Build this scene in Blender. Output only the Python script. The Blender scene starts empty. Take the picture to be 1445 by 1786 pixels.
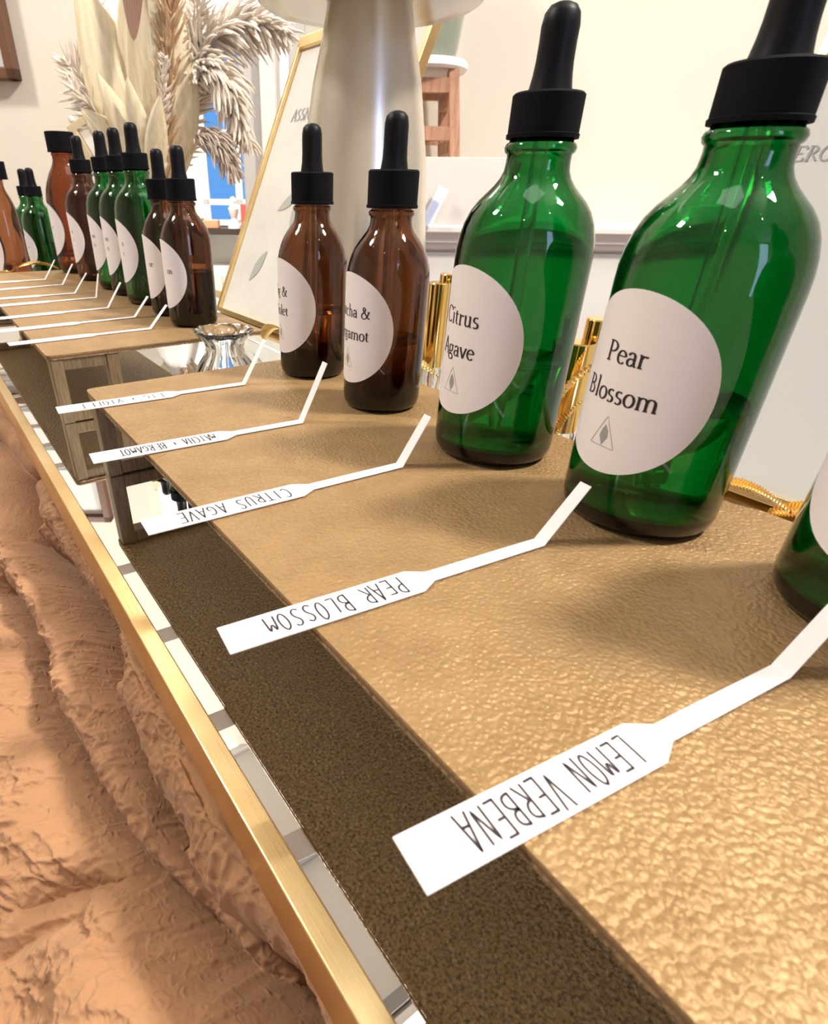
import bpy, math, random
import numpy as np
from mathutils import Vector, Matrix

C = bpy.context.scene.collection
SC = bpy.context.scene
PI = math.pi
R_ = math.radians

# ------------------------------------------------------------------ camera
# X = from the customer's edge of the tray to its back, Y = along the row of bottles, Z up; mirror face at z = 0
CAM = Vector((-0.05978, -0.33258, 0.14524))
RT = Vector((0.836182, -0.548366, 0.009722)); UP = Vector((0.275872, 0.435855, 0.856695)); FW = Vector((0.474020, 0.713671, -0.515732))
cd = bpy.data.cameras.new('camera'); cam = bpy.data.objects.new('camera', cd); C.objects.link(cam)
m = Matrix.Identity(4)
for i in range(3):
    m[i][0] = RT[i]; m[i][1] = UP[i]; m[i][2] = -FW[i]; m[i][3] = CAM[i]
cam.matrix_world = m
cd.sensor_fit = 'HORIZONTAL'; cd.sensor_width = 36.0
cd.lens = 998.79 / 1445 * 36.0
cd.shift_x = 0.10456; cd.shift_y = 0.02638
cd.clip_start = 0.005; cd.clip_end = 50
cd.dof.use_dof = True; cd.dof.focus_distance = 0.27; cd.dof.aperture_fstop = 32.0
SC.camera = cam

# ------------------------------------------------------------------ world, view, light
w = bpy.data.worlds.new('world'); SC.world = w; w.use_nodes = True
w.node_tree.nodes['Background'].inputs[0].default_value = (1, .95, .88, 1)
w.node_tree.nodes['Background'].inputs[1].default_value = .25
SC.view_settings.view_transform = 'Standard'; SC.view_settings.look = 'None'
SC.view_settings.gamma = 1.0; SC.view_settings.use_curve_mapping = False
SC.view_settings.exposure = -0.18
try:
    cy = SC.cycles
    cy.use_denoising = True; cy.max_bounces = 20; cy.transmission_bounces = 16; cy.glossy_bounces = 8
    cy.diffuse_bounces = 4; cy.transparent_max_bounces = 8; cy.sample_clamp_indirect = 6.0
    cy.caustics_reflective = True; cy.caustics_refractive = False; cy.blur_glossy = 1.0
except Exception:
    pass

FH = Vector((0.553277, 0.832998, 0)); RH = Vector((0.832998, -0.553277, 0))
def L(a, d, z):
    """room frame: a to the right and d ahead of the standing photographer, z above the mirror"""
    return Vector((CAM.x, CAM.y, 0)) + RH * a + FH * d + Vector((0, 0, z))
RZ = math.atan2(RH.y, RH.x)

def area_light(name, loc, aim, sx, sy, power, col):
    l = bpy.data.lights.new(name, 'AREA'); l.shape = 'RECTANGLE'; l.size = sx; l.size_y = sy; l.energy = power; l.color = col
    o = bpy.data.objects.new(name, l); C.objects.link(o); o.location = loc
    o.rotation_euler = (Vector(aim) - Vector(loc)).to_track_quat('-Z', 'Y').to_euler()
    return o
area_light('key_ceiling_lamp', (0.95, -0.75, 1.68), (0.1, -0.1, 0), .20, .20, 60, (1, .93, .82))
area_light('room_ceiling_lamp', (-0.9, 0.9, 1.68), (0.2, 0.1, 0), .26, .26, 40, (1, .95, .88))

# ------------------------------------------------------------------ materials
def mat(name, col, rough=.5, metal=0.0, **k):
    mt = bpy.data.materials.new(name); mt.use_nodes = True
    b = mt.node_tree.nodes['Principled BSDF']
    b.inputs['Base Color'].default_value = (*col, 1)
    b.inputs['Roughness'].default_value = rough; b.inputs['Metallic'].default_value = metal
    for a, v in k.items():
        b.inputs[a.replace('_', ' ')].default_value = v
    return mt
def nodes(mt): return mt.node_tree.nodes, mt.node_tree.links, mt.node_tree.nodes['Principled BSDF']
def coords(n, l, scale=(1, 1, 1), rot=(0, 0, 0)):
    t = n.new('ShaderNodeTexCoord'); mp = n.new('ShaderNodeMapping')
    mp.inputs['Scale'].default_value = scale; mp.inputs['Rotation'].default_value = rot
    l.new(t.outputs['Object'], mp.inputs['Vector']); return mp.outputs['Vector']
def noise(n, l, vec, scale, detail=3, rough=.5, dist=0.0, typ=None):
    t = n.new('ShaderNodeTexNoise')
    if typ:
        t.noise_type = typ
    t.inputs['Scale'].default_value = scale; t.inputs['Detail'].default_value = detail
    t.inputs['Roughness'].default_value = rough; t.inputs['Distortion'].default_value = dist
    l.new(vec, t.inputs['Vector']); return t.outputs['Fac']
def bump(n, l, b, h, strength, dist, prev=None):
    t = n.new('ShaderNodeBump'); t.inputs['Strength'].default_value = strength; t.inputs['Distance'].default_value = dist
    l.new(h, t.inputs['Height'])
    if prev is not None: l.new(prev, t.inputs['Normal'])
    if b is not None: l.new(t.outputs['Normal'], b.inputs['Normal'])
    return t.outputs['Normal']
def ramp(n, l, f, stops):
    t = n.new('ShaderNodeValToRGB'); e = t.color_ramp.elements
    while len(e) < len(stops): e.new(.5)
    for i, (p, c) in enumerate(stops):
        e[i].position = p; e[i].color = (*c, 1)
    l.new(f, t.inputs['Fac']); return t.outputs['Color']
def glass(name, col, ior=1.5, rough=0.0):
    return mat(name, col, rough, 0, Transmission_Weight=1.0, IOR=ior)
def absorb(mt, dens, col):
    n, l, b = nodes(mt); va = n.new('ShaderNodeVolumeAbsorption')
    va.inputs['Color'].default_value = (*col, 1); va.inputs['Density'].default_value = dens
    l.new(va.outputs[0], n['Material Output'].inputs['Volume']); return mt
def emit(name, col, s):
    mt = bpy.data.materials.new(name); mt.use_nodes = True
    n = mt.node_tree.nodes; n.clear(); e = n.new('ShaderNodeEmission'); o = n.new('ShaderNodeOutputMaterial')
    e.inputs[0].default_value = (*col, 1); e.inputs[1].default_value = s
    mt.node_tree.links.new(e.outputs[0], o.inputs[0]); return mt

def leather(name, c0, c1, metal, rough, bscale, bdist):
    mt = mat(name, c0, rough, metal); n, l, b = nodes(mt); v = coords(n, l)
    vo = n.new('ShaderNodeTexVoronoi'); vo.feature = 'SMOOTH_F1'; vo.inputs['Scale'].default_value = bscale
    vo.inputs['Smoothness'].default_value = .6
    nz = n.new('ShaderNodeTexNoise'); nz.inputs['Scale'].default_value = bscale * .6; nz.inputs['Detail'].default_value = 2
    l.new(v, nz.inputs['Vector'])
    mx = n.new('ShaderNodeVectorMath'); mx.operation = 'MULTIPLY_ADD'; mx.inputs[1].default_value = (.0016,) * 3
    l.new(nz.outputs['Color'], mx.inputs[0]); l.new(v, mx.inputs[2]); l.new(mx.outputs[0], vo.inputs['Vector'])
    b1 = bump(n, l, None, vo.outputs['Distance'], .9, -bdist)
    f2 = noise(n, l, v, bscale * .35, 3, .6)
    bump(n, l, b, f2, .4, bdist * 1.3, b1)
    f3 = noise(n, l, v, 60, 4, .6)
    l.new(ramp(n, l, f3, [(.3, c0), (.7, c1)]), b.inputs['Base Color'])
    return mt
M = {}
M['gold'] = leather('gold embossed leatherette', (.285, .175, .078), (.35, .225, .105), .28, .47, 720, .00055)
M['gold'].node_tree.nodes['Principled BSDF'].inputs['Specular IOR Level'].default_value = .2
M['brown'] = leather('brown leatherette backing', (.29, .18, .075), (.37, .235, .10), .1, .45, 560, .0012)
n, l, b = nodes(M['brown']); v = coords(n, l)
f = noise(n, l, v, 900, 3, .6)
l.new(ramp(n, l, f, [(.36, (.13, .08, .035)), (.52, (.31, .195, .085)), (.75, (.40, .26, .12))]), b.inputs['Base Color'])
M['edge'] = mat('raw board edge', (.20, .12, .06), .8)
wd = mat('brown painted leg', (.18, .11, .06), .5); M['leg'] = wd
n, l, b = nodes(wd); f = noise(n, l, coords(n, l, (900, 900, 60)), 1, 4, .6)
l.new(ramp(n, l, f, [(.3, (.11, .070, .033)), (.7, (.24, .160, .080))]), b.inputs['Base Color'])
M['mirror'] = mat('mirror glass', (.93, .94, .93), .0, 1.0)
br = mat('brushed brass', (.86, .62, .30), .28, 1.0); M['brass'] = br
n, l, b = nodes(br); f = noise(n, l, coords(n, l, (2500, 30, 2500)), 1, 3, .6); bump(n, l, b, f, .25, .0003)
l.new(ramp(n, l, noise(n, l, coords(n, l, (30, 18, 30)), 1, 2), [(.35, (.80, .56, .26)), (.7, (.95, .74, .40))]), b.inputs['Base Color'])
M['gold_metal'] = mat('polished gold', (.95, .66, .22), .12, 1.0)
M['gold_leaf'] = mat('gilded leaf', (.80, .55, .20), .28, 1.0)
M['black'] = mat('matte black plastic', (.004, .004, .006), .75, 0, Specular_IOR_Level=.10)
M['rubber'] = mat('black rubber', (.004, .004, .006), .45, 0, Specular_IOR_Level=.15)
M['green'] = absorb(glass('green bottle glass', (.90, .97, .92)), 1950, (.10, .76, .48))
M['amber'] = absorb(glass('amber bottle glass', (.97, .93, .88)), 1400, (.62, .40, .18))
M['amber2'] = absorb(glass('light amber bottle glass', (.97, .93, .88)), 1050, (.70, .40, .12))
M['clear'] = glass('clear glass', (.97, .98, .97))
M['liquid'] = glass('clear perfume oil', (.97, .98, .93), 1.36)
M['paper'] = mat('white blotter paper', (.90, .87, .86), .7)
M['label'] = mat('white sticker paper', (.80, .75, .76), .55)
M['ink'] = mat('black ink', (.012, .010, .012), .6)
M['pen'] = mat('black pen ink', (.02, .010, .02), .5)
M['grey_ink'] = mat('grey printed ink', (.30, .31, .31), .6)
M['wall'] = mat('cream painted wall', (.73, .67, .58), .8)
n, l, b = nodes(M['wall']); bump(n, l, b, noise(n, l, coords(n, l), 60, 3), .08, .002)
M['white_paint'] = mat('white gloss paint', (.84, .82, .78), .4)
M['grey_paint'] = mat('pale grey paint', (.55, .54, .52), .6)
M['beam'] = mat('grey ceiling beam', (.30, .29, .28), .7)
M['ceiling'] = mat('white ceiling', (.80, .79, .76), .9)
M['floor'] = mat('brown wood floor', (.22, .14, .08), .4)
n, l, b = nodes(M['floor']); f = noise(n, l, coords(n, l, (3, 40, 3)), 1, 4)
l.new(ramp(n, l, f, [(.3, (.16, .10, .055)), (.7, (.30, .19, .11))]), b.inputs['Base Color'])
M['lamp'] = mat('satin champagne metal', (.66, .61, .52), .24, .65)
n, l, b = nodes(M['lamp']); bump(n, l, b, noise(n, l, coords(n, l), 900, 2), .06, .0004)
M['frame_wood'] = mat('dark walnut frame', (.14, .065, .035), .45)
M['poster'] = mat('off white poster paper', (.74, .71, .65), .75)
n, l, b = nodes(M['poster']); f = noise(n, l, coords(n, l), 14, 4, .6)
l.new(ramp(n, l, f, [(.3, (.68, .65, .59)), (.65, (.78, .75, .69))]), b.inputs['Base Color'])
M['poster_grey'] = mat('pale grey poster paper', (.64, .64, .61), .7)
M['sage'] = mat('grey printed leaf motif', (.45, .45, .41), .8)
M['oak'] = mat('reddish brown stool wood', (.48, .25, .14), .5)
n, l, b = nodes(M['oak']); f = noise(n, l, coords(n, l, (160, 160, 12)), 1, 3)
l.new(ramp(n, l, f, [(.3, (.38, .18, .10)), (.7, (.56, .31, .19))]), b.inputs['Base Color'])
M['smoke'] = glass('smoky green glass', (.62, .68, .64))
M['foam'] = mat('white foam board', (.80, .76, .71), .7)
M['cloth'] = mat('crinkled terracotta cloth', (.58, .29, .13), .85, 0, Sheen_Weight=.1)
n, l, b = nodes(M['cloth']); v = coords(n, l)
f1 = noise(n, l, v, 170, 5, .6, 1.6, 'RIDGED_MULTIFRACTAL'); f2 = noise(n, l, coords(n, l, (1, .6, 1), (0, .6, .5)), 330, 3, .5, .8, 'RIDGED_MULTIFRACTAL')
b1 = bump(n, l, None, f1, .7, .0010); b2 = bump(n, l, None, f2, .6, .0006, b1)
bump(n, l, b, noise(n, l, v, 2200, 2), .15, .0002, b2)
l.new(ramp(n, l, noise(n, l, v, 22, 4), [(.3, (.33, .165, .074)), (.7, (.41, .215, .105))]), b.inputs['Base Color'])
M['pampas'] = mat('bleached plume', (.78, .70, .61), .9, 0, Sheen_Weight=.3)
M['pampas_dark'] = mat('taupe plume', (.56, .47, .40), .9)
M['palm'] = mat('cream dried palm', (.66, .56, .38), .7)
n, l, b = nodes(M['palm']); f = noise(n, l, coords(n, l, (200, 200, 14)), 1, 3)
l.new(ramp(n, l, f, [(.3, (.70, .59, .38)), (.7, (.84, .75, .56))]), b.inputs['Base Color'])
M['palm_brown'] = mat('brown dried palm', (.24, .13, .09), .7)
M['tan'] = mat('tan dried grass', (.60, .42, .26), .85)
M['stem'] = mat('dry stem', (.55, .45, .30), .8)
M['ceramic'] = mat('white ceramic', (.80, .78, .74), .3)
M['table'] = mat('plain table board', (.45, .36, .27), .6)
M['dark'] = mat('dark brown shelf', (.05, .03, .025), .5)
M['red'] = mat('red trinket', (.55, .10, .09), .5)
M['orange'] = mat('orange trinket', (.75, .33, .18), .5)
M['steel'] = mat('brushed steel', (.45, .50, .55), .3, .9)
M['panel'] = emit('luminous ceiling panel', (1, .97, .92), 3.2)
M['bulb'] = emit('lamp lens', (1, .93, .82), 60)
M['day'] = emit('daylight pane', (.16, .45, 1.0), 1.0)
M['dusk'] = emit('dusk window pane', (.50, .62, 1.0), 8)

# ------------------------------------------------------------------ mesh helpers
class MB:
    def __init__(self): self.v = []; self.f = []; self.mi = []; self.cur = 0
    def add(self, vs, fs):
        o = len(self.v); self.v += [tuple(p) for p in vs]
        self.f += [tuple(i + o for i in q) for q in fs]; self.mi += [self.cur] * len(fs); return self
    def box(self, c, s, rz=0, M4=None):
        x, y, z = s[0] / 2, s[1] / 2, s[2] / 2
        P = [Vector((a, b, d)) for d in (-z, z) for b in (-y, y) for a in (-x, x)]
        if M4 is not None: P = [M4 @ p for p in P]
        else:
            rm = Matrix.Rotation(rz, 3, 'Z'); P = [rm @ p + Vector(c) for p in P]
        return self.add(P, [(0, 2, 3, 1), (4, 5, 7, 6), (0, 1, 5, 4), (2, 6, 7, 3), (0, 4, 6, 2), (1, 3, 7, 5)])
    def lbox(self, a0, a1, d0, d1, z0, z1):            # box in the room frame
        P = [L(a, d, z) for z in (z0, z1) for d in (d0, d1) for a in (a0, a1)]
        return self.add(P, [(0, 2, 3, 1), (4, 5, 7, 6), (0, 1, 5, 4), (2, 6, 7, 3), (0, 4, 6, 2), (1, 3, 7, 5)])
    def lathe(self, prof, n=48, c=(0, 0, 0), close=False, rib=0):
        vs, fs = [], []
        k = len(prof)
        for i in range(n):
            a = 2 * PI * i / n
            for (r, z) in prof:
                rr = r + (rib if (i % 2 and r > 0) else 0)
                vs.append((c[0] + rr * math.cos(a), c[1] + rr * math.sin(a), c[2] + z))
        for i in range(n):
            j = (i + 1) % n
            for q in range(k if close else k - 1):
                q2 = (q + 1) % k
                r0, r1 = prof[q][0], prof[q2][0]
                A, B, D, E2 = i * k + q, j * k + q, j * k + q2, i * k + q2
                if r0 < 1e-7 and r1 < 1e-7: continue
                if r0 < 1e-7: fs.append((A, D, E2))
                elif r1 < 1e-7: fs.append((A, B, E2))
                else: fs.append((A, B, D, E2))
        return self.add(vs, fs)
    def tube(self, pts, r, n=8, cap=True):
        pts = [Vector(p) for p in pts]; k = len(pts)
        if not hasattr(r, '__len__'): r = [r] * k
        vs, fs = [], []
        t0 = (pts[1] - pts[0]).normalized(); ref = Vector((0, 0, 1)) if abs(t0.z) < .9 else Vector((1, 0, 0))
        nx = t0.cross(ref).normalized()
        for i, p in enumerate(pts):
            t = (pts[min(i + 1, k - 1)] - pts[max(i - 1, 0)]).normalized()
            nx = (nx - t * nx.dot(t)).normalized(); ny = t.cross(nx)
            for j in range(n):
                a = 2 * PI * j / n; vs.append(p + (nx * math.cos(a) + ny * math.sin(a)) * r[i])
        for i in range(k - 1):
            for j in range(n):
                j2 = (j + 1) % n; fs.append((i * n + j, i * n + j2, (i + 1) * n + j2, (i + 1) * n + j))
        if cap:
            fs.append(tuple(range(n))[::-1]); fs.append(tuple((k - 1) * n + j for j in range(n)))
        return self.add(vs, fs)
    def bar(self, p, q, wd, th, upv=(0, 0, 1)):
        p, q = Vector(p), Vector(q); t = (q - p).normalized(); u = Vector(upv); s = t.cross(u).normalized(); u = s.cross(t)
        P = [e + s * a * wd / 2 + u * b2 * th / 2 for e in (p, q) for b2 in (-1, 1) for a in (-1, 1)]
        return self.add(P, [(0, 2, 3, 1), (4, 5, 7, 6), (0, 1, 5, 4), (2, 6, 7, 3), (0, 4, 6, 2), (1, 3, 7, 5)])
    def build(self, name, mats, parent=None, smooth=False, bevel=0, angle=40):
        me = bpy.data.meshes.new(name); me.from_pydata(self.v, [], self.f)
        if not isinstance(mats, (list, tuple)): mats = [mats]
        for x in mats: me.materials.append(x)
        me.polygons.foreach_set('material_index', self.mi)
        me.validate(); me.update()
        o = bpy.data.objects.new(name, me); C.objects.link(o)
        if parent is not None: o.parent = parent
        if bevel:
            bv = o.modifiers.new('bevel', 'BEVEL'); bv.width = bevel; bv.segments = 3; bv.limit_method = 'ANGLE'; bv.angle_limit = R_(40)
        if smooth or bevel:
            me.polygons.foreach_set('use_smooth', [True] * len(me.polygons))
            me.set_sharp_from_angle(angle=R_(angle)) if not bevel else None
            if bevel:
                wn = o.modifiers.new('normals', 'WEIGHTED_NORMAL'); wn.keep_sharp = True
        return o
def tag(o, label, cat, group=None, kind=None):
    o['label'] = label; o['category'] = cat
    if group: o['group'] = group
    if kind: o['kind'] = kind
    return o
def thing(name, label, cat, loc=(0, 0, 0), rz=0, group=None):
    o = bpy.data.objects.new(name, None); C.objects.link(o); o.location = loc; o.rotation_euler = (0, 0, rz)
    o.empty_display_size = .02
    return tag(o, label, cat, group)
def struct(name, mb, mt, **k):
    o = mb.build(name, mt, **k); o['kind'] = 'structure'; return o
def copy_tree(o, parent=None):
    c = o.copy(); C.objects.link(c)
    if parent is not None: c.parent = parent
    for ch in [x for x in bpy.data.objects if x.parent == o]: copy_tree(ch, c)
    return c

# ------------------------------------------------------------------ room shell
FZ, CZ = -.78, 1.75
struct('floor', MB().lbox(-2.6, 2.8, -2.2, 4.2, FZ - .05, FZ), M['floor'])
ce = MB().lbox(-2.6, 2.8, -2.2, 4.2, CZ, CZ + .05)
struct('ceiling', ce, M['ceiling'])
struct('wall_left', MB().lbox(-2.65, -2.6, -2.2, 4.2, FZ, CZ), M['wall'])
struct('wall_right', MB().lbox(2.8, 2.85, -2.2, 4.2, FZ, CZ), M['wall'])
struct('wall_behind', MB().lbox(-2.6, 2.8, -2.25, -2.2, FZ, CZ), M['wall'])
struct('wall_far', MB().lbox(-2.6, 2.8, 4.2, 4.25, FZ, CZ), M['white_paint'])
wl = MB().lbox(-2.6, -.528, 1.5, 1.6, FZ, CZ); wl.lbox(-.528, -.06, 1.5, 1.6, 1.15, CZ); wl.lbox(-.06, 2.8, 1.5, 1.6, FZ, CZ)
struct('wall_back', wl, M['wall'])
# moulded casing of the opening to the next room
t = MB().lbox(-.19, -.146, 1.46, 1.6, FZ, 1.2); struct('trim_1', t, M['grey_paint'], bevel=.004)
t = MB().lbox(-.146, -.115, 1.44, 1.6, FZ, 1.2); struct('trim_2', t, M['white_paint'], bevel=.004)
t = MB().lbox(-.088, -.055, 1.45, 1.5, FZ, 1.2); struct('trim_3', t, M['grey_paint'], bevel=.004)
# white dado with a moulded ledge
struct('wall_dado', MB().lbox(-.02, 2.8, 1.31, 1.5, FZ, .082), M['white_paint'])
led = MB()
lp = [(1.5, .087), (1.285, .087), (1.279, .083), (1.279, .075), (1.287, .070), (1.291, .062), (1.291, .056), (1.300, .052), (1.300, .044), (1.310, .040), (1.310, .036), (1.5, .036)]
k = len(lp); vs = [L(a, d, z) for a in (-.02, 2.8) for d, z in lp]
led.add(vs, [(i, (i + 1) % k, k + (i + 1) % k, k + i) for i in range(k)] + [tuple(range(k))[::-1], tuple(range(k, 2 * k))])
struct('trim_4', led, M['white_paint'])
# grey beams crossing the ceiling along the far side of the table
for i, (y, wy) in enumerate([(.12, .035), (.62, .09), (1.31, .10), (1.99, .10), (2.62, .07)]):
    struct('ceiling_beam', MB().box((.5, y, CZ - .015), (2.6, wy, .03)), M['beam'])

# glowing panels added so the mirror reflects the ceiling as white
def ceiling_panel(x0, x1, y0, y1, label):
    t = thing('ceiling_glow_panel', label, 'ceiling light', ((x0 + x1) / 2, (y0 + y1) / 2, CZ), 0, 'added glowing panels on the ceiling')
    MB().box((0, 0, -.012), (x1 - x0, y1 - y0, .01)).build('diffuser', M['panel'], t)
    fr = MB(); X, Y = (x1 - x0) / 2, (y1 - y0) / 2
    for sx in (-1, 1): fr.box((sx * X, 0, -.012), (.02, 2 * Y + .02, .024))
    for sy in (-1, 1): fr.box((0, sy * Y, -.012), (2 * X + .02, .02, .024))
    fr.build('frame', M['white_paint'], t)
ceiling_panel(-.1, 1.1, -.45, .08, 'flat white glowing ceiling panel added overhead near the camera, mirrored at the near tray end')
ceiling_panel(-.1, 1.1, 1.09, 1.24, 'narrow white glowing ceiling panel added overhead, mirrored midway along the brass rim')
ceiling_panel(-.1, 1.1, 2.08, 2.55, 'white glowing ceiling panel added overhead beyond the table, mirrored beside the reflected riser corner')

# small recessed downlights
def downlight(x, y, label):
    t = thing('downlight', label, 'ceiling light', (x, y, CZ), 0, 'recessed ceiling downlights')
    MB().lathe([(0, -.004), (.035, -.004), (.035, 0), (0, 0)], 24).build('lens', M['bulb'], t)
    MB().lathe([(.036, -.008), (.055, -.004), (.055, 0), (.036, 0)], 24, close=True).build('ring', M['white_paint'], t, smooth=True)
for x, y, s in [(-1.1, -.9, 'behind the photographer on the customer side'), (-1.2, .5, 'over the customer side of the table'),
                (.2, -1.3, 'straight behind the photographer'), (1.25, .1, 'over the back of the table, glinting in the bottle shoulders'),
                (.3, .75, 'above the far end of the bottle row')]:
    downlight(x, y, 'round recessed ceiling downlight ' + s)

# dusk-lit window in the wall behind the photographer
wn = MB().lbox(.95, 1.55, -2.2, -2.17, -.1, 1.68); o = struct('window_1', wn, M['white_paint'])
pn = MB().lbox(.99, 1.51, -2.172, -2.165, -.06, 1.64).build('pane', M['dusk'], o)

# ------------------------------------------------------------------ table, cloth, tray
tb = thing('display_table', 'long table hidden under the terracotta cloth', 'table', (.21, .09, FZ))
MB().box((0, .0, .7295), (.36, 1.46, .02)).build('tabletop', M['table'], tb)
for sx in (-1, 1):
    for sy in (-1, 1): MB().box((sx * .14, sy * .68, .36), (.05, .05, .72)).build('leg', M['table'], tb)

def make_cloth():
    V1 = [(.103, .008), (.043, .031), (.007, .024), (-.03, .019), (-.051, .017), (-.088, .014), (-.141, .016), (-.173, .023), (-.202, .024), (-.227, .025), (-.254, .02), (-.273, .016), (-.40, -.004)]
    V2 = [(.02, .060), (-.02, .050), (-.06, .046), (-.1, .049), (-.142, .048), (-.174, .044), (-.197, .041), (-.226, .035), (-.248, .03), (-.273, .017)]
    V4 = [(.021, -.007), (-.018, .003), (-.056, .009), (-.096, .008), (-.125, .004)]
    V3 = [(.20, .02), (.103, .012), (.027, .020), (-.018, .019)]
    V6 = [(-.178, .10), (-.188, .078), (-.194, .063), (-.2, .053), (-.208, .043)]
    V7 = [(-.195, .11), (-.199, .08), (-.203, .065), (-.222, .053), (-.247, .034)]
    V8 = [(.30, .004), (.16, -.001), (.08, .001), (.02, -.008)]
    VM = [(.0, .044), (-.04, .035), (-.08, .031), (-.12, .032), (-.16, .034), (-.19, .032), (-.22, .029), (-.245, .024)]
    yy = np.concatenate([np.linspace(-.66, -.32, 50, endpoint=False), np.linspace(-.32, .06, 760, endpoint=False), np.linspace(.06, .30, 160, endpoint=False), np.linspace(.30, .84, 90)])
    ss = np.concatenate([np.linspace(-.43, -.025, 12, endpoint=False), np.linspace(-.025, .10, 250, endpoint=False), np.linspace(.10, .24, 40)])
    ny = len(yy); Y, S = np.meshgrid(yy, ss, indexing='ij')
    def dist(pl):
        D = np.full(Y.shape, 9.0)
        for (a, b), (c, d) in zip(pl[:-1], pl[1:]):
            vx, vy = c - a, d - b; tt = np.clip(((Y - a) * vx + (S - b) * vy) / (vx * vx + vy * vy), 0, 1)
            D = np.minimum(D, np.hypot(Y - a - tt * vx, S - b - tt * vy))
        return D
    H = np.zeros(Y.shape)
    for pl, dep, wd in [(V1, .038, .0080), (V2, .036, .0090), (V4, .012, .006), (V3, .020, .008), (V6, .010, .007), (V7, .009, .006), (V8, .009, .008)]:
        D = dist(pl); H -= dep * np.exp(-(D / wd) ** 1.0)
    H += .0035 * np.sin(Y * 31 + S * 60) * np.exp(-((S - .06) / .05) ** 2) + .002 * np.sin(Y * 83 + 1.3 + S * 110) + .0014 * np.sin(Y * 140 - S * 190)
    rng = random.Random(4)
    D = dist(VM); H += .007 * np.exp(-(D / .010) ** 2)
    for _ in range(3600):                                           # crinkles woven into the cloth
        a = rng.uniform(-.32, .28) if rng.random() < .25 else rng.uniform(-.30, .04); b_ = rng.uniform(-.02, .105)
        an = rng.gauss(.9, .8) if rng.random() < .6 else rng.uniform(0, PI); big = rng.random() < .18
        ln = rng.uniform(.006, .016) * (1.5 if big else 1); wd = rng.uniform(.0006, .0010) * (1.4 if big else 1); hh = rng.choice((-.5, 1, 1)) * rng.uniform(.0004, .0009) * (1.8 if big else 1)
        pl = [(a, b_)]
        for q in range(3):
            an += rng.gauss(0, .35); pl.append((pl[-1][0] + ln / 3 * math.cos(an), pl[-1][1] + ln / 3 * math.sin(an)))
        ya, yb = min(p[0] for p in pl) - .004, max(p[0] for p in pl) + .004; sa, sb = min(p[1] for p in pl) - .004, max(p[1] for p in pl) + .004
        i0, i1 = np.searchsorted(yy, [ya, yb]); j0, j1 = np.searchsorted(ss, [sa, sb])
        if i1 <= i0 or j1 <= j0: continue
        Yw, Sw = Y[i0:i1, j0:j1], S[i0:i1, j0:j1]; Dw = np.full(Yw.shape, 9.0)
        for (p, q2), (c, d) in zip(pl[:-1], pl[1:]):
            vx, vy = c - p, d - q2; tt = np.clip(((Yw - p) * vx + (Sw - q2) * vy) / (vx * vx + vy * vy), 0, 1)
            Dw = np.minimum(Dw, np.hypot(Yw - p - tt * vx, Sw - q2 - tt * vy))
        H[i0:i1, j0:j1] += hh * np.exp(-(Dw / wd) ** 1.4)
    th = R_(38); x0, z0 = -.034, -.0185
    # flat under the tray, then falling away from the table edge
    flat = np.clip((S + .02) / .02, 0, 1); flat = flat * flat * (3 - 2 * flat)
    Sd = np.maximum(S, -.02); stp = np.maximum(Sd - .12, 0)
    X = x0 - S * 1.0; Z = np.full(Y.shape, z0)
    on = S > -.02
    X = np.where(on, x0 - Sd * math.cos(th) + .0042 * 0, x0 - S); Z = np.where(on, z0 - np.maximum(Sd, 0) * math.sin(th) - stp * .8, z0)
    X = np.where(S <= -.02, x0 + .02 * math.cos(th) + (-.02 - S), X); 
    X -= H * flat * math.sin(th); Z += (H + .0035) * flat * math.cos(th)
    Z = np.where(X > -.032, np.minimum(Z, -.0165), Z)
    vs = np.stack([X, Y, Z], -1).reshape(-1, 3)
    idx = np.arange(ny * len(ss)).reshape(ny, len(ss))
    fs = np.stack([idx[:-1, :-1], idx[1:, :-1], idx[1:, 1:], idx[:-1, 1:]], -1).reshape(-1, 4)
    me = bpy.data.meshes.new('tablecloth'); me.from_pydata(vs.tolist(), [], fs.tolist()); me.materials.append(M['cloth']); me.update()
    me.polygons.foreach_set('use_smooth', [True] * len(me.polygons))
    o = bpy.data.objects.new('tablecloth', me); C.objects.link(o)
    return tag(o, 'terracotta crinkled cloth bunched in long folds beside the brass tray rim', 'tablecloth')
make_cloth()

tr = thing('mirror_tray', 'large mirror tray with a brushed brass rim under the bottles', 'tray')
TY0, TY1, TX1 = -.64, .82, .335
TA = -.0043
MB().box(((TX1 - .0265) / 2, (TY0 + TY1) / 2, -.007), (TX1 + .0265, TY1 - TY0 - .004, .014)).build('mirror', M['mirror'], tr)
rm_ = MB()
def rimbox(x0, x1, y0, y1): rm_.box(((x0 + x1) / 2, (y0 + y1) / 2, -.00415), (x1 - x0, y1 - y0, .0203))
rimbox(-.0296, -.0230, TY0, TY1); rimbox(TX1, TX1 + .0066, TY0, TY1); rimbox(-.023, TX1, TY0, TY0 + .0066); rimbox(-.023, TX1, TY1 - .0066, TY1)
ro = rm_.build('rim', M['brass'], tr, bevel=.0006)
tr.rotation_euler = (0, 0, -TA)

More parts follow.
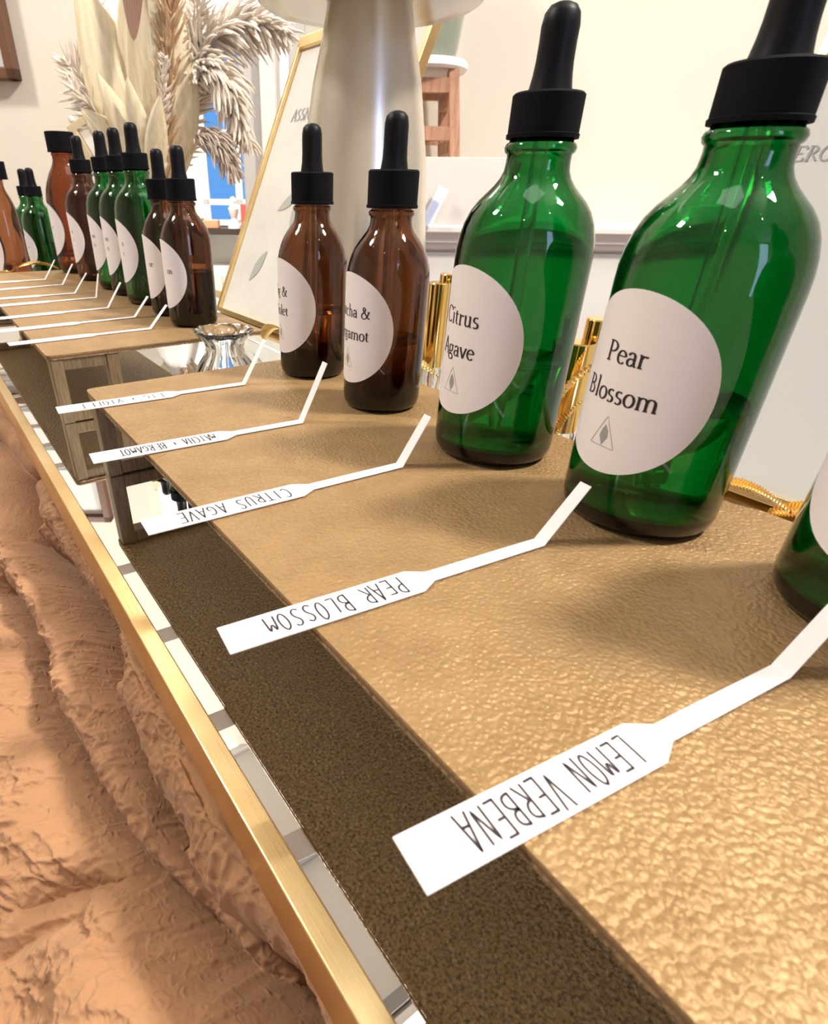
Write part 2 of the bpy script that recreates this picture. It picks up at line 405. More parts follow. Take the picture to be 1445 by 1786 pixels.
# ------------------------------------------------------------------ risers
def riser(x0, x1, y0, y1, h, label, wid):
    t = thing('display_riser', label, 'riser', (0, 0, 0), 0, 'gold leatherette risers on the mirror tray')
    TH = .0032; r = .004
    def slab(za, zb, mt, name, inset=0.0):
        pts = []
        for (cx, cy, a0) in [(x1 - r, y1 - r, 0), (x0 + r, y1 - r, 90), (x0 + r, y0 + r, 180), (x1 - r, y0 + r, 270)]:
            for q in range(6):
                a = R_(a0 + q * 18); pts.append((cx + (r - inset) * math.cos(a), cy + (r - inset) * math.sin(a)))
        n_ = len(pts); b_ = MB(); b_.add([(*p, za) for p in pts] + [(*p, zb) for p in pts],
            [tuple(range(n_))[::-1], tuple(range(n_, 2 * n_))] + [(i, (i + 1) % n_, n_ + (i + 1) % n_, n_ + i) for i in range(n_)])
        return b_.build(name, mt, t)
    slab(h - .0011, h, M['gold'], 'gold_top'); slab(h - TH + .0007, h - .0011, M['edge'], 'board_core', .0003); slab(h - TH, h - TH + .0007, M['brown'], 'underside')
    pw, pd, top = .0085, .011, h - TH
    for ye in (y0 + .0005, y1 - pd - .0005):
        f_ = MB(); yc = ye + pd / 2
        f_.box((x0 + .001 + pw / 2, yc, top / 2), (pw, pd, top)); f_.box((x0 + wid - pw / 2, yc, top / 2), (pw, pd, top))
        f_.box((x0 + wid / 2, yc, top - .004), (wid - 2 * pw, pd * .9, .008)); f_.box((x0 + wid / 2, yc, .0045), (wid - 2 * pw, pd * .9, .008))
        f_.build('leg_frame', M['leg'], t, bevel=.0012)
    return t
H1, H2, H3 = .0497, .0480, .022
riser(0, .166, -.53, 0, H1, 'nearest gold leatherette riser, carrying the large green and amber dropper bottles', .072)
riser(-.0031, .160, .0935, .575, H2, 'middle gold leatherette riser carrying the seven far bottles behind the small glass vase', .047)
riser(.0, .160, .60, .80, H3, 'low gold riser at the far left end under two small green bottles', .05)

# ------------------------------------------------------------------ lettering
def arc(cx, cy, rx, ry, a0, a1, n=14):
    return [(cx + rx * math.cos(R_(a0 + (a1 - a0) * i / n)), cy + ry * math.sin(R_(a0 + (a1 - a0) * i / n))) for i in range(n + 1)]
SF = lambda x, y, wv=.10: [(x - wv, y), (x + wv, y)]
ST = lambda x, a, b: [(x, a), (x, b)]
# strokes: centre lines; thickness follows direction (thick uprights, fine horizontals)
G = {
 'P': (.56, [ST(.15, .01, .64), arc(.22, .475, .25, .165, 90, -90) , [(.15, .64), (.22, .64)], [(.15, .31), (.22, .31)], SF(.15, .01), SF(.12, .64, .07)]),
 'B': (.60, [ST(.15, .01, .64), arc(.24, .49, .19, .15, 90, -90), arc(.24, .175, .24, .165, 90, -90), [(.15, .64), (.24, .64)], [(.15, .34), (.24, .34)], [(.15, .01), (.24, .01)], SF(.11, .64, .06), SF(.11, .01, .06)]),
 'C': (.64, [arc(.36, .325, .29, .325, 42, 318, 22), [(.57, .48), (.585, .63)]]),
 'A': (.62, [[(.07, .01), (.32, .67)], [(.32, .67), (.56, .01)], [(.16, .23), (.46, .23)], SF(.07, .01, .08), SF(.55, .01, .09)]),
 'M': (.84, [[(.12, .01), (.17, .64)], [(.17, .64), (.41, .06)], [(.41, .06), (.66, .64)], [(.66, .64), (.70, .01)], SF(.12, .01, .08), SF(.70, .01, .10), SF(.12, .64, .06), SF(.69, .64, .06)]),
 'F': (.54, [ST(.15, .01, .64), [(.08, .64), (.48, .64)], [(.15, .34), (.40, .34)], [(.48, .64), (.49, .52)], [(.40, .41), (.40, .27)], SF(.15, .01)]),
 'V': (.62, [[(.06, .64), (.32, .0)], [(.32, .0), (.56, .64)], SF(.07, .64, .08), SF(.55, .64, .08)]),
 'L': (.54, [ST(.15, .01, .64), [(.08, .01), (.49, .01)], [(.49, .01), (.51, .15)], SF(.15, .64)]),
 'a': (.42, [arc(.19, .30, .12, .12, 165, 0), ST(.31, .30, .07), [(.31, .07), (.35, .01), (.40, .03)], arc(.17, .12, .12, .11, 60, 330), [(.23, .21), (.31, .25)]]),
 'b': (.50, [ST(.12, .02, .70), arc(.22, .21, .19, .20, 130, -140, 18), SF(.09, .70, .05)]),
 'c': (.40, [arc(.22, .21, .17, .205, 50, 310)]),
 'd': (.50, [ST(.37, .03, .70), arc(.22, .21, .17, .20, 35, 325, 18), SF(.34, .70, .05), SF(.42, .02, .05)]),
 'e': (.42, [arc(.21, .21, .17, .205, 10, 315, 20), [(.05, .245), (.375, .245)]]),
 'g': (.46, [arc(.20, .27, .14, .14, 0, 360, 20), [(.10, .17), (.06, .11), (.13, .06), (.30, .04)], arc(.20, -.08, .18, .11, 60, 420, 20), [(.30, .37), (.42, .41)]]),
 'h': (.52, [ST(.12, .01, .70), arc(.25, .26, .14, .15, 160, 0), ST(.39, .26, .01), SF(.12, .01, .08), SF(.40, .01, .08), SF(.09, .70, .05)]),
 'i': (.25, [ST(.12, .01, .41), SF(.12, .01, .08), SF(.09, .41, .05), [(.12, .58), (.12, .64)]]),
 'l': (.25, [ST(.12, .01, .70), SF(.12, .01, .08), SF(.09, .70, .05)]),
 'm': (.80, [ST(.12, .01, .41), arc(.25, .26, .14, .15, 160, 0), ST(.39, .26, .01), arc(.53, .26, .14, .15, 160, 0), ST(.67, .26, .01), SF(.12, .01, .08), SF(.39, .01, .08), SF(.68, .01, .08), SF(.09, .41, .05)]),
 'n': (.52, [ST(.12, .01, .41), arc(.25, .26, .14, .15, 160, 0), ST(.39, .26, .01), SF(.12, .01, .08), SF(.40, .01, .08), SF(.09, .41, .05)]),
 'o': (.46, [arc(.23, .21, .18, .205, 0, 360, 24)]),
 'r': (.36, [ST(.12, .01, .41), [(.12, .28), (.19, .38), (.30, .39)], [(.30, .40), (.31, .35)], SF(.13, .01, .09), SF(.09, .41, .05)]),
 's': (.36, [arc(.18, .31, .11, .105, 40, 230) + [(.20, .20)] + arc(.17, .105, .12, .105, 50, -140)]),
 't': (.31, [ST(.13, .08, .52), [(.13, .08), (.18, .01), (.27, .03)], [(.03, .40), (.27, .40)]]),
 'u': (.52, [ST(.11, .41, .14), arc(.23, .14, .12, .13, 180, 330), ST(.38, .41, .02), SF(.08, .41, .05), SF(.35, .41, .05), SF(.43, .01, .05)]),
 'v': (.46, [[(.05, .41), (.23, .0)], [(.23, .0), (.39, .41)], SF(.06, .41, .07), SF(.39, .41, .06)]),
 '&': (.74, [[(.62, .40), (.52, .16), (.36, .01), (.20, .01), (.09, .12), (.12, .26), (.33, .42), (.38, .54), (.30, .64), (.20, .58), (.22, .46), (.56, .06), (.70, .02)], [(.52, .40), (.70, .40)]]),
 ' ': (.26, []),
}
def ribbon(mb, pts, wf, place, n_off):
    k = len(pts); Lp, Rp = [], []
    for i in range(k):
        a = pts[max(i - 1, 0)]; b_ = pts[min(i + 1, k - 1)]
        tx, ty = b_[0] - a[0], b_[1] - a[1]; d = math.hypot(tx, ty) or 1; tx, ty = tx / d, ty / d
        hw = wf(tx, ty) / 2
        Lp.append((pts[i][0] - ty * hw, pts[i][1] + tx * hw)); Rp.append((pts[i][0] + ty * hw, pts[i][1] - tx * hw))
    vs = [place(*p) for p in Lp] + [place(*p) for p in Rp]
    mb.add(vs, [(i, k + i, k + i + 1, i + 1) for i in range(k - 1)])
def dens(pts, mx):
    out = [pts[0]]
    for a, b_ in zip(pts[:-1], pts[1:]):
        q = max(1, int(math.hypot(b_[0] - a[0], b_[1] - a[1]) / mx))
        out += [(a[0] + (b_[0] - a[0]) * i / q, a[1] + (b_[1] - a[1]) * i / q) for i in range(1, q + 1)]
    return out
def serif_text(mb, txt, s0, t0, em, place, center=True):
    wtot = sum(G[c][0] for c in txt) * em * .92
    x = s0 - wtot / 2 if center else s0
    for c in txt:
        adv, st = G[c]
        for pl in st:
            pts = dens([(x + p[0] * em * .92, t0 + p[1] * em) for p in pl], .10 * em)
            ribbon(mb, pts, lambda tx, ty: em * (.042 + .056 * abs(ty) ** 1.4), place, 0)
        x += adv * em * .92

# hand-drawn capitals (unit height 1, unit width .62)
HW = {
 'A': [[(0, 0), (.30, 1)], [(.30, 1), (.58, -.02)], [(.10, .36), (.50, .34)]],
 'B': [[(.05, 0), (.05, 1)], [(.05, 1), (.40, .93), (.46, .74), (.36, .56), (.06, .52)], [(.06, .52), (.46, .42), (.52, .2), (.38, .03), (.03, 0)]],
 'C': [[(.55, .86), (.38, 1), (.16, .88), (.04, .5), (.14, .12), (.36, 0), (.56, .14)]],
 'E': [[(.06, 0), (.06, 1)], [(.04, 1), (.50, 1)], [(.06, .52), (.42, .53)], [(.04, 0), (.52, .01)]],
 'F': [[(.06, 0), (.06, 1)], [(.04, 1), (.50, 1)], [(.06, .52), (.42, .53)]],
 'G': [[(.55, .86), (.36, 1), (.14, .86), (.04, .45), (.16, .08), (.40, 0), (.55, .14), (.55, .42), (.34, .42)]],
 'H': [[(.06, 0), (.06, 1)], [(.52, 0), (.52, 1)], [(.06, .5), (.52, .52)]],
 'I': [[(.28, 0), (.28, 1)]],
 'L': [[(.08, 1), (.06, 0), (.50, .02)]],
 'M': [[(.02, 0), (.10, 1), (.30, .3), (.52, 1), (.60, 0)]],
 'N': [[(.05, 0), (.05, 1), (.52, 0), (.52, 1)]],
 'O': [[(.30, 1), (.08, .84), (.03, .45), (.16, .06), (.36, .0), (.54, .25), (.55, .62), (.44, .92), (.28, 1)]],
 'P': [[(.06, 0), (.06, 1)], [(.04, 1), (.44, .92), (.52, .70), (.36, .50), (.06, .46)]],
 'R': [[(.06, 0), (.06, 1)], [(.04, 1), (.42, .93), (.50, .74), (.36, .54), (.06, .48)], [(.16, .48), (.54, 0)]],
 'S': [[(.50, .88), (.30, 1), (.10, .86), (.12, .64), (.42, .42), (.48, .18), (.28, 0), (.04, .12)]],
 'T': [[(.0, 1), (.60, 1)], [(.30, 1), (.28, 0)]],
 'U': [[(.05, 1), (.06, .22), (.22, 0), (.42, .08), (.52, .35), (.53, 1)]],
 'V': [[(.02, 1), (.28, 0), (.56, 1)]],
 '+': [[(.10, .5), (.48, .5)], [(.29, .25), (.29, .75)]],
 ' ': [],
}
def smooth_pl(p):
    if len(p) < 5: return p
    for _ in range(2):
        q = [p[0]]
        for a, b_ in zip(p[:-1], p[1:]): q += [(a[0] * .75 + b_[0] * .25, a[1] * .75 + b_[1] * .25), (a[0] * .25 + b_[0] * .75, a[1] * .25 + b_[1] * .75)]
        p = q + [p[-1]]
    return p

# ------------------------------------------------------------------ scent strips
def strip(x0, y0, ang, h, bendx, dx, dz, txt, label, seed=0, half=.0052):
    rng = random.Random(seed)
    t = thing('scent_strip', label, 'paper strip', (x0, y0, h + .0004), ang, 'white paper scent strips')
    Lb = (bendx - x0) / math.cos(ang)
    hd = .0562; nw = .0023
    ca = []
    sec = [(0, half, 0), (hd, half, 0), (hd + .0055, nw, 0), (Lb, nw * .98, 0)]
    ln = math.hypot(dx, dz); ex, ez = dx / ln, dz / ln
    for q in range(1, 4):
        a = q / 4; sec.append((Lb + .0012 * a, nw * .97, .0012 * a * a * 1.2))
    b0 = sec[-1]
    for q in range(1, 5): sec.append((b0[0] + ex * ln * q / 4, nw * (.97 - .05 * q / 4), b0[2] + ez * ln * q / 4))
    th = .00035; vs = []; k = len(sec)
    for i, (x, hwid, z) in enumerate(sec):
        s_ = 0 if i < 4 else 1
        nx_, nz_ = (-ez * th, ex * th) if s_ else (0, th)
        vs += [(x, -hwid, z), (x, hwid, z), (x + nx_, hwid, z + nz_), (x + nx_, -hwid, z + nz_)]
    fs = [(0, 1, 2, 3), tuple(4 * (k - 1) + j for j in (3, 2, 1, 0))]
    for i in range(k - 1):
        for j in range(4):
            j2 = (j + 1) % 4; fs.append((4 * i + j, 4 * i + 4 + j, 4 * i + 4 + j2, 4 * i + j2))
    MB().add(vs, fs).build('paper', M['paper'], t)
    if txt:
        mb = MB(); n_ = len(txt); 
        xs, xe = hd - .0035, .0105
        step = (xs - xe) / n_; hgt = .0070
        for i, c in enumerate(txt):
            ox = xs - i * step; jx, jy, sc, sh = rng.uniform(-.04, .04), rng.uniform(-.0003, .0003), rng.uniform(.92, 1.08), rng.uniform(-.05, .05)
            for pl in HW[c]:
                pts = [(ox - (p[0] + jx + sh * p[1]) * step * 1.30, hgt / 2 - p[1] * hgt * sc + jy) for p in smooth_pl(pl)]
                pts = dens(pts, .0008)
                ribbon(mb, pts, lambda tx, ty: .00058, lambda a, b_: (a, b_, th + .00006), 0)
                for e in (pts[0], pts[-1]):
                    mb.add([(e[0] + .00022 * math.cos(q * PI / 4), e[1] + .00022 * math.sin(q * PI / 4), th + .00007) for q in range(8)], [tuple(range(8))])
        mb.build('handwriting', M['pen'], t)
    return t
strip(-.0190, -.2966, -.125, H1, .0823, .014, .0165, 'LEMON VERBENA', 'nearest white scent strip, handwritten with a lemon scent name', 3)
strip(-.0219, -.2301, -.108, H1, .0812, .0143, .0164, 'PEAR BLOSSOM', 'white scent strip handwritten with a pear scent, in front of the largest green bottle', 5)
strip(-.0208, -.1662, -.055, H1, .0812, .0117, .018, 'CITRUS AGAVE', 'white scent strip handwritten with a citrus scent, third from the camera', 7)
strip(-.0213, -.1003, -.075, H1, .0734, .0126, .0256, 'MATCHA + BERGAMOT', 'white scent strip handwritten with a matcha scent, over the near riser', 9, .0054)
strip(-.0206, -.0309, -.065, H1, .0778, .0137, .022, 'FIG + VIOLET', 'white scent strip crossing the far corner of the near riser', 11, .0054)
fs_ = [(.1408, .02, .0838, .015, .0156, 'on the middle riser nearest to the glass vase'), (.1912, .045, .0877, .0134, .0148, 'second on the middle riser from the glass vase'),
       (.2460, .06, .0798, .015, .020, 'third from the glass vase, before the green trio'), (.3120, .04, .0851, .006, .021, 'on the middle riser with its tip bent almost straight up'),
       (.3550, .01, .0736, .015, .018, 'fifth on the middle riser from the glass vase'), (.4170, .1, .0759, .015, .02, 'sixth on the middle riser from the glass vase'), (.4790, .03, .0672, .015, .02, 'farthest on the middle riser')]
for i, (y, a, bx_, dx, dz, s) in enumerate(fs_):
    strip(-.0195, y, a, H2, bx_, dx, dz, '', 'thin white scent strip, ' + s, 20 + i)
strip(-.035, .665, .0, H3, .046, .015, .02, '', 'thin white scent strip lying on the low riser at the far left edge', 40)
o = MB().bar((.131, .060, H1 + .0006), (.130, .010, H1 + .0006), .0022, .0004).build('paper_stick', M['paper']); tag(o, 'narrow white paper stick lying behind the amber bottle at the back of the riser', 'paper stick')

# ------------------------------------------------------------------ dropper bottles
def offset_inner(prof, th, zb):
    return [(max(r - th, .0), z) for r, z in prof if r > .004 and z > zb + .002]
BIG = dict(R=.0243, body=[(0, .0016), (.015, .0012), (.0195, .0003), (.0222, .0008), (.0238, .003), (.0243, .0065), (.0243, .030), (.0243, .055), (.0243, .0735), (.0241, .0775), (.0235, .0815), (.0223, .0858), (.0205, .0896), (.0182, .0926), (.0157, .0950), (.0135, .0972), (.0119, .0993), (.0109, .1015), (.0106, .104), (.0106, .1062), (.0114, .1068), (.0118, .1080), (.0114, .1092), (.0104, .1098), (.0100, .119)],
           cz=.1106, ct=.1229, cr=.0114, bulb=[(.0070, .1229), (.0066, .1245), (.0061, .1275), (.0058, .131), (.0057, .136), (.0058, .1395), (.0053, .1425), (.0040, .1443), (.0020, .1451), (0, .1453)], th=.0019)
SML = dict(R=.0195, body=[(0, .0014), (.012, .001), (.0158, .0003), (.0178, .0008), (.0190, .0026), (.0195, .0055), (.0195, .025), (.0195, .045), (.0195, .0590), (.0193, .0625), (.0186, .0660), (.0175, .0695), (.0160, .0727), (.0142, .0755), (.0124, .0778), (.0108, .0797), (.0098, .0816), (.0094, .0838), (.0094, .0852), (.0101, .0858), (.0104, .0867), (.0101, .0876), (.0092, .0880), (.0088, .0995)],
           cz=.0886, ct=.1030, cr=.0110, bulb=[(.0060, .1030), (.0057, .1045), (.0053, .107), (.0051, .111), (.0051, .117), (.0050, .1195), (.0045, .1217), (.0033, .1230), (.0016, .1236), (0, .1237)], th=.0017)
JUG = dict(R=.0300, body=[(0, .002), (.018, .0015), (.024, .0004), (.0275, .001), (.0293, .0036), (.0300, .008), (.0300, .04), (.0300, .078), (.0298, .083), (.0290, .0885), (.0275, .0945), (.0252, .1005), (.0225, .1065), (.0195, .1120), (.0165, .1165), (.0143, .1205), (.0132, .1245), (.0130, .1285), (.0138, .1295), (.0138, .1312), (.0125, .132), (.012, .145)],
           cz=.1325, ct=.1530, cr=.0165, bulb=None, th=.0022)
def label_place(Rl, zc):
    def f_(s, t_, off=0.0):
        a = s / Rl; rr = Rl + off
        return (-rr * math.cos(a), -rr * math.sin(a), zc + t_)
    return f_
def make_bottle(K, gl, level, label, cat_label, loc, rz, lines, lab_r, lab_z, group, em=.0089, emblem=True, name='dropper_bottle'):
    t = thing(name, cat_label, 'bottle', loc, rz, group)
    prof = K['body']; R = K['R']; th = K['th']
    inner = offset_inner(prof, th, .0035)
    inner = [(inner[0][0] - .004, .0046)] + [p for p in inner if p[1] > .0055]
    full = list(prof) + [(inner[-1][0], prof[-1][1])] + inner[::-1] + [(0, .0048)]
    MB().lathe(full, 72).build('glass', M[gl], t, smooth=True, angle=60)
    # perfume: slightly into the glass so that no air film shows
    lq = [(0, .0047)] + [(r + .00012, z) for r, z in inner if z < level]
    if lq:
        rl = lq[-1][0]; lq += [(rl, level), (rl - .0004, level - .0003), (0, level - .0005)]
        MB().lathe(lq, 72).build('perfume', M['liquid'], t, smooth=True, angle=50)
    cz, ct, cr = K['cz'], K['ct'], K['cr']
    cp = [(cr - .0012, cz + .0004), (cr + .0003, cz), (cr + .0004, cz + .0012), (cr, cz + .0014), (cr, ct - .0006), (cr - .0007, ct), (K['bulb'][0][0] * .8 if K['bulb'] else 0, ct)]
    if K['bulb'] is None: cp[-1] = (0, ct + .0002)
    cap = MB().lathe([(0, ct - .002), (cr - .0012, ct - .002)] + cp, 120, rib=-.00012).build('cap', M['black'], t, smooth=True, angle=35)
    if K['bulb']:
        MB().lathe(K['bulb'], 40).build('dropper_bulb', M['rubber'], t, smooth=True)
        pz = .012
        MB().lathe([(.0018, pz), (.0026, pz + .010), (.0026, ct - .004), (.0018, ct - .004), (.0018, pz + .010), (.0009, pz)], 20, close=True).build('pipette', M['clear'], t, smooth=True)
    # round sticker, bent round the bottle
    pl = label_place(R + .00012, lab_z); mb = MB()
    nr, na = 14, 72; vs = [pl(0, 0, .00008)]
    for i in range(1, nr + 1):
        for j in range(na):
            q = 2 * PI * j / na; vs.append(pl(lab_r * i / nr * math.cos(q), lab_r * i / nr * math.sin(q), .00008))
    for j in range(na):
        q = 2 * PI * j / na; vs.append(pl(lab_r * math.cos(q), lab_r * math.sin(q), -.00004))
    fs = [(0, 1 + (j + 1) % na, 1 + j) for j in range(na)]
    for i in range(nr):
        for j in range(na): fs.append((1 + i * na + j, 1 + i * na + (j + 1) % na, 1 + (i + 1) * na + (j + 1) % na, 1 + (i + 1) * na + j))
    lb = mb.add(vs, fs).build('label', M['label'], t, smooth=True)
    lb['label'] = 'round white paper sticker'
    p2 = lambda a, b_: pl(a, b_, .00016)
    if lines:
        mb = MB(); gap = em * 1.28
        for i, tx in enumerate(lines):
            serif_text(mb, tx, 0 if emblem else .0105, .0022 + gap * (len(lines) / 2 - .62 - i) , em, p2)
        mb.build('lettering', M['ink'], lb)
    if emblem:
        mb = MB(); e0 = -lab_r * .56; q = em * .50
        tri = [(-q, e0 - q * .8), (0, e0 + q * 1.35), (q, e0 - q * .8), (-q, e0 - q * .8)]
        ribbon(mb, dens(tri, .001), lambda a, b_: .00018, p2, 0)
        lf = [(0, e0 - q * .75), (-q * .32, e0 - q * .1), (-q * .22, e0 + q * .35), (0, e0 + q * .75), (q * .28, e0 + q * .35), (q * .34, e0 - q * .1)]
        mb.add([p2(*p) for p in lf], [tuple(range(6))]); mb.build('emblem', M['grey_ink'], lb)
    return t
NG = 'dropper bottles on the near riser'; FG = 'bottles on the middle riser'
PH = R_(-10)
make_bottle(BIG, 'green', .0405, 1, 'green glass dropper bottle cut off by the right edge of the photo', (.1295, -.3125, H1), PH, None, .0268, .0462, NG, emblem=False)
make_bottle(BIG, 'green', .0415, 1, 'large green glass dropper bottle labelled for pear, second nearest', (.1286, -.2437, H1), PH, ['Pear', 'Blossom'], .0268, .0462, NG)
make_bottle(BIG, 'green', .0395, 1, 'green glass dropper bottle labelled for citrus, left of the pear one', (.1280, -.1772, H1), PH, ['Citrus', 'Agave'], .0268, .0462, NG)
make_bottle(SML, 'amber', .033, 1, 'amber glass dropper bottle labelled for matcha, beside the citrus green bottle', (.1246, -.1038, H1), PH, ['Matcha &', 'Bergamot'], .0250, .0385, NG, .0078)
make_bottle(SML, 'amber', .036, 1, 'amber glass dropper bottle labelled for fig, farthest on the near riser', (.1260, -.0348, H1), PH, ['Fig &', 'Violet'], .0250, .0385, NG, .0078)
make_bottle(SML, 'amber', .040, 1, 'small amber dropper bottle standing just behind the glass vase', (.1225, .1460, H2), PH, ['on'], .0250, .0385, FG, .0065, False)
make_bottle(SML, 'amber', .020, 1, 'small amber dropper bottle half hidden behind the nearest far amber one', (.1255, .1990, H2), PH, ['or'], .0250, .0385, FG, .0065, False)
make_bottle(BIG, 'green', .036, 1, 'foremost of three green dropper bottles lined up on the middle riser', (.1290, .2670, H2), PH, ['o', 'c'], .0268, .0455, FG, .0065, False)
make_bottle(BIG, 'green', .036, 1, 'middle of three green dropper bottles lined up on the middle riser', (.1310, .3280, H2), PH, ['on', 'o'], .0268, .0455, FG, .0065, False)
make_bottle(BIG, 'green', .036, 1, 'rearmost of three green dropper bottles lined up on the middle riser', (.1302, .3760, H2), PH, ['an', 'o'], .0268, .0455, FG, .0065, False)
make_bottle(BIG, 'amber', .030, 1, 'tall amber dropper bottle between the green trio and the flat capped bottle', (.1270, .4590, H2), PH, ['o', 'c'], .0268, .0455, FG, .0065, False)
make_bottle(JUG, 'amber2', .02, 1, 'large amber bottle with a flat black cap at the far end', (.1290, .545, H2), PH, ['o'], .030, .050, FG, .0065, False, 'amber_bottle')
make_bottle(dict(JUG, cr=.0245), 'amber2', .03, 1, 'large amber bottle with a flat black cap at the left photo edge', (.0600, .645, H3), PH, ['o'], .028, .050, 'bottles on the low riser', .0065, False, 'amber_bottle').scale = (.62, .62, .98)
make_bottle(BIG, 'green', .05, 1, 'front one of two small-looking green dropper bottles at the far left', (.1120, .700, H3), PH, ['o'], .0262, .043, 'bottles on the low riser', .0065, False)
make_bottle(BIG, 'green', .05, 1, 'rear one of two small-looking green dropper bottles at the far left', (.1120, .765, H3), PH, ['o'], .0262, .043, 'bottles on the low riser', .0065, False)

# ------------------------------------------------------------------ small glass vase between the risers
t = thing('glass_vase', 'small fluted clear glass bud vase between the two risers', 'vase', (.1440, .1420 - .098, 0))
t.location = (.1100, .0590, 0); t.scale = (1.22, 1.22, 1.12)
pf = [(0, 0), (.017, .0), (.0195, .003), (.0205, .010), (.0205, .018), (.0190, .026), (.0150, .033), (.0115, .0385), (.0106, .0425), (.0115, .0460), (.0140, .0495), (.0165, .0520), (.0170, .0535), (.0155, .0533), (.0122, .0500), (.0090, .0460), (.0082, .0425), (.0092, .0385), (.0125, .033), (.0165, .026), (.0180, .018), (.0178, .010), (.0155, .005), (0, .005)]
mb = MB(); nseg = 72
vs, fs = [], []
for i in range(nseg):
    a = 2 * PI * i / nseg; fl = 1 + .045 * math.cos(a * 12)
    for (r, z) in pf: vs.append((r * fl * math.cos(a), r * fl * math.sin(a), z))
k = len(pf)
for i in range(nseg):
    j = (i + 1) % nseg
    for q in range(k - 1): fs.append((i * k + q, j * k + q, j * k + q + 1, i * k + q + 1))
mb.add(vs, fs).build('fluted_glass', M['clear'], t, smooth=True, angle=70)

# ------------------------------------------------------------------ gold capped vials and gilded leaves behind the bottles
def vial(x, y, z, h, r, label):
    t = thing('perfume_vial', label, 'vial', (x, y, z), 0, 'gold capped roll-on vials behind the bottles')
    hb = h * .52
    MB().lathe([(0, 0), (r * .9, 0), (r, .001), (r, hb - .003), (r * .7, hb), (r * .6, hb), (r * .85, hb - .004), (r * .85, .003), (0, .003)], 32).build('vial_glass', M['clear'], t, smooth=True)
    MB().lathe([(r * .4, hb - .001), (r * 1.02, hb - .001), (r * 1.02, h - .0006), (r * .95, h), (0, h)], 32).build('gold_cap', M['gold_metal'], t, smooth=True, angle=35)
vial(.196, -.0640, 0, .099, .0062, 'gold capped vial between the matcha and citrus bottles, front one')
vial(.212, -.0560, 0, .102, .0062, 'gold capped vial between the matcha and citrus bottles, rear one')
vial(.188, -.1690, 0, .086, .0072, 'gold capped vial between the citrus and pear bottles, front shorter one')
vial(.206, -.1660, 0, .094, .0068, 'gold capped vial between the citrus and pear bottles, rear taller one')
def leaf(p, q, wd, label, curl=.3, tw=.6, n=40, up=(0, 0, 1)):
    p, q = Vector(p), Vector(q); ax = q - p; ln = ax.length; ax.normalize()
    s = ax.cross(Vector(up)).normalized(); u = s.cross(ax)
    mb = MB(); vs, fs = [], []
    m_ = 9
    for i in range(n + 1):
        f_ = i / n; ww = wd * math.sin(PI * min(f_ * .98 + .02, 1)) ** .75 * .5
        c = p + ax * ln * f_ + u * math.sin(PI * f_) * ln * .10
        a = tw * (f_ - .5) * 2
        s2 = s * math.cos(a) + u * math.sin(a); u2 = u * math.cos(a) - s * math.sin(a)
        for j in range(m_):
            g = (j / (m_ - 1) - .5) * 2
            rib = .0005 * (1 if i % 2 else -1) * min(1, abs(g) * 2)
            vs.append(c + s2 * ww * g + u2 * (ww * curl * abs(g) + rib))
    for i in range(n):
        for j in range(m_ - 1): a = i * m_ + j; fs.append((a, a + 1, a + m_ + 1, a + m_))
    o_ = mb.add(vs, fs).build('gold_leaf', M['gold_leaf'])
    sd = o_.modifiers.new('thick', 'SOLIDIFY'); sd.thickness = .0004
    return tag(o_, label, 'ornament', 'gilded leaf ornaments behind the bottles')
leaf((.168, -.246, .052), (.1715, -.276, .0505), .008, 'ribbed gilded leaf lying at the riser back between the two nearest green bottles', .25, .3, 60)
leaf((.176, -.268, .046), (.182, -.296, .050), .012, 'fan shaped gilded leaf partly hidden by the bottle at the right edge', .2, .5, 60)
leaf((.1715, -.172, .047), (.1830, -.186, .082), .009, 'twisted bright yellow gilded leaf between the citrus and pear bottles', .5, 1.2)
leaf((.1705, -.178, .046), (.1790, -.190, .068), .007, 'thin lower gilded leaf beside the pear bottle', .4, .8)
leaf((.166, -.052, .053), (.176, -.092, .053), .014, 'gilded leaf lying behind the matcha bottle', .3, .4)
leaf((.172, .075, .020), (.170, .020, .050), .020, 'antique gilded leaf right of the glass vase', .4, .5, 50)
leaf((.200, .170, .022), (.182, .085, .040), .022, 'antique gilded leaf along the foot of the leaning poster', .35, .5, 50)
leaf((.185, .060, .045), (.172, -.005, .052), .020, 'antique gilded leaf behind the fig bottle', .4, .4, 50)
leaf((.050, .602, .030), (.010, .590, .050), .030, 'gilded leaf at the far left between two risers', .4, .4, 40)
leaf((.105, .590, .048), (.055, .592, .052), .014, 'narrow gilded leaf lying along the far end of the middle riser', .4, .3, 40)

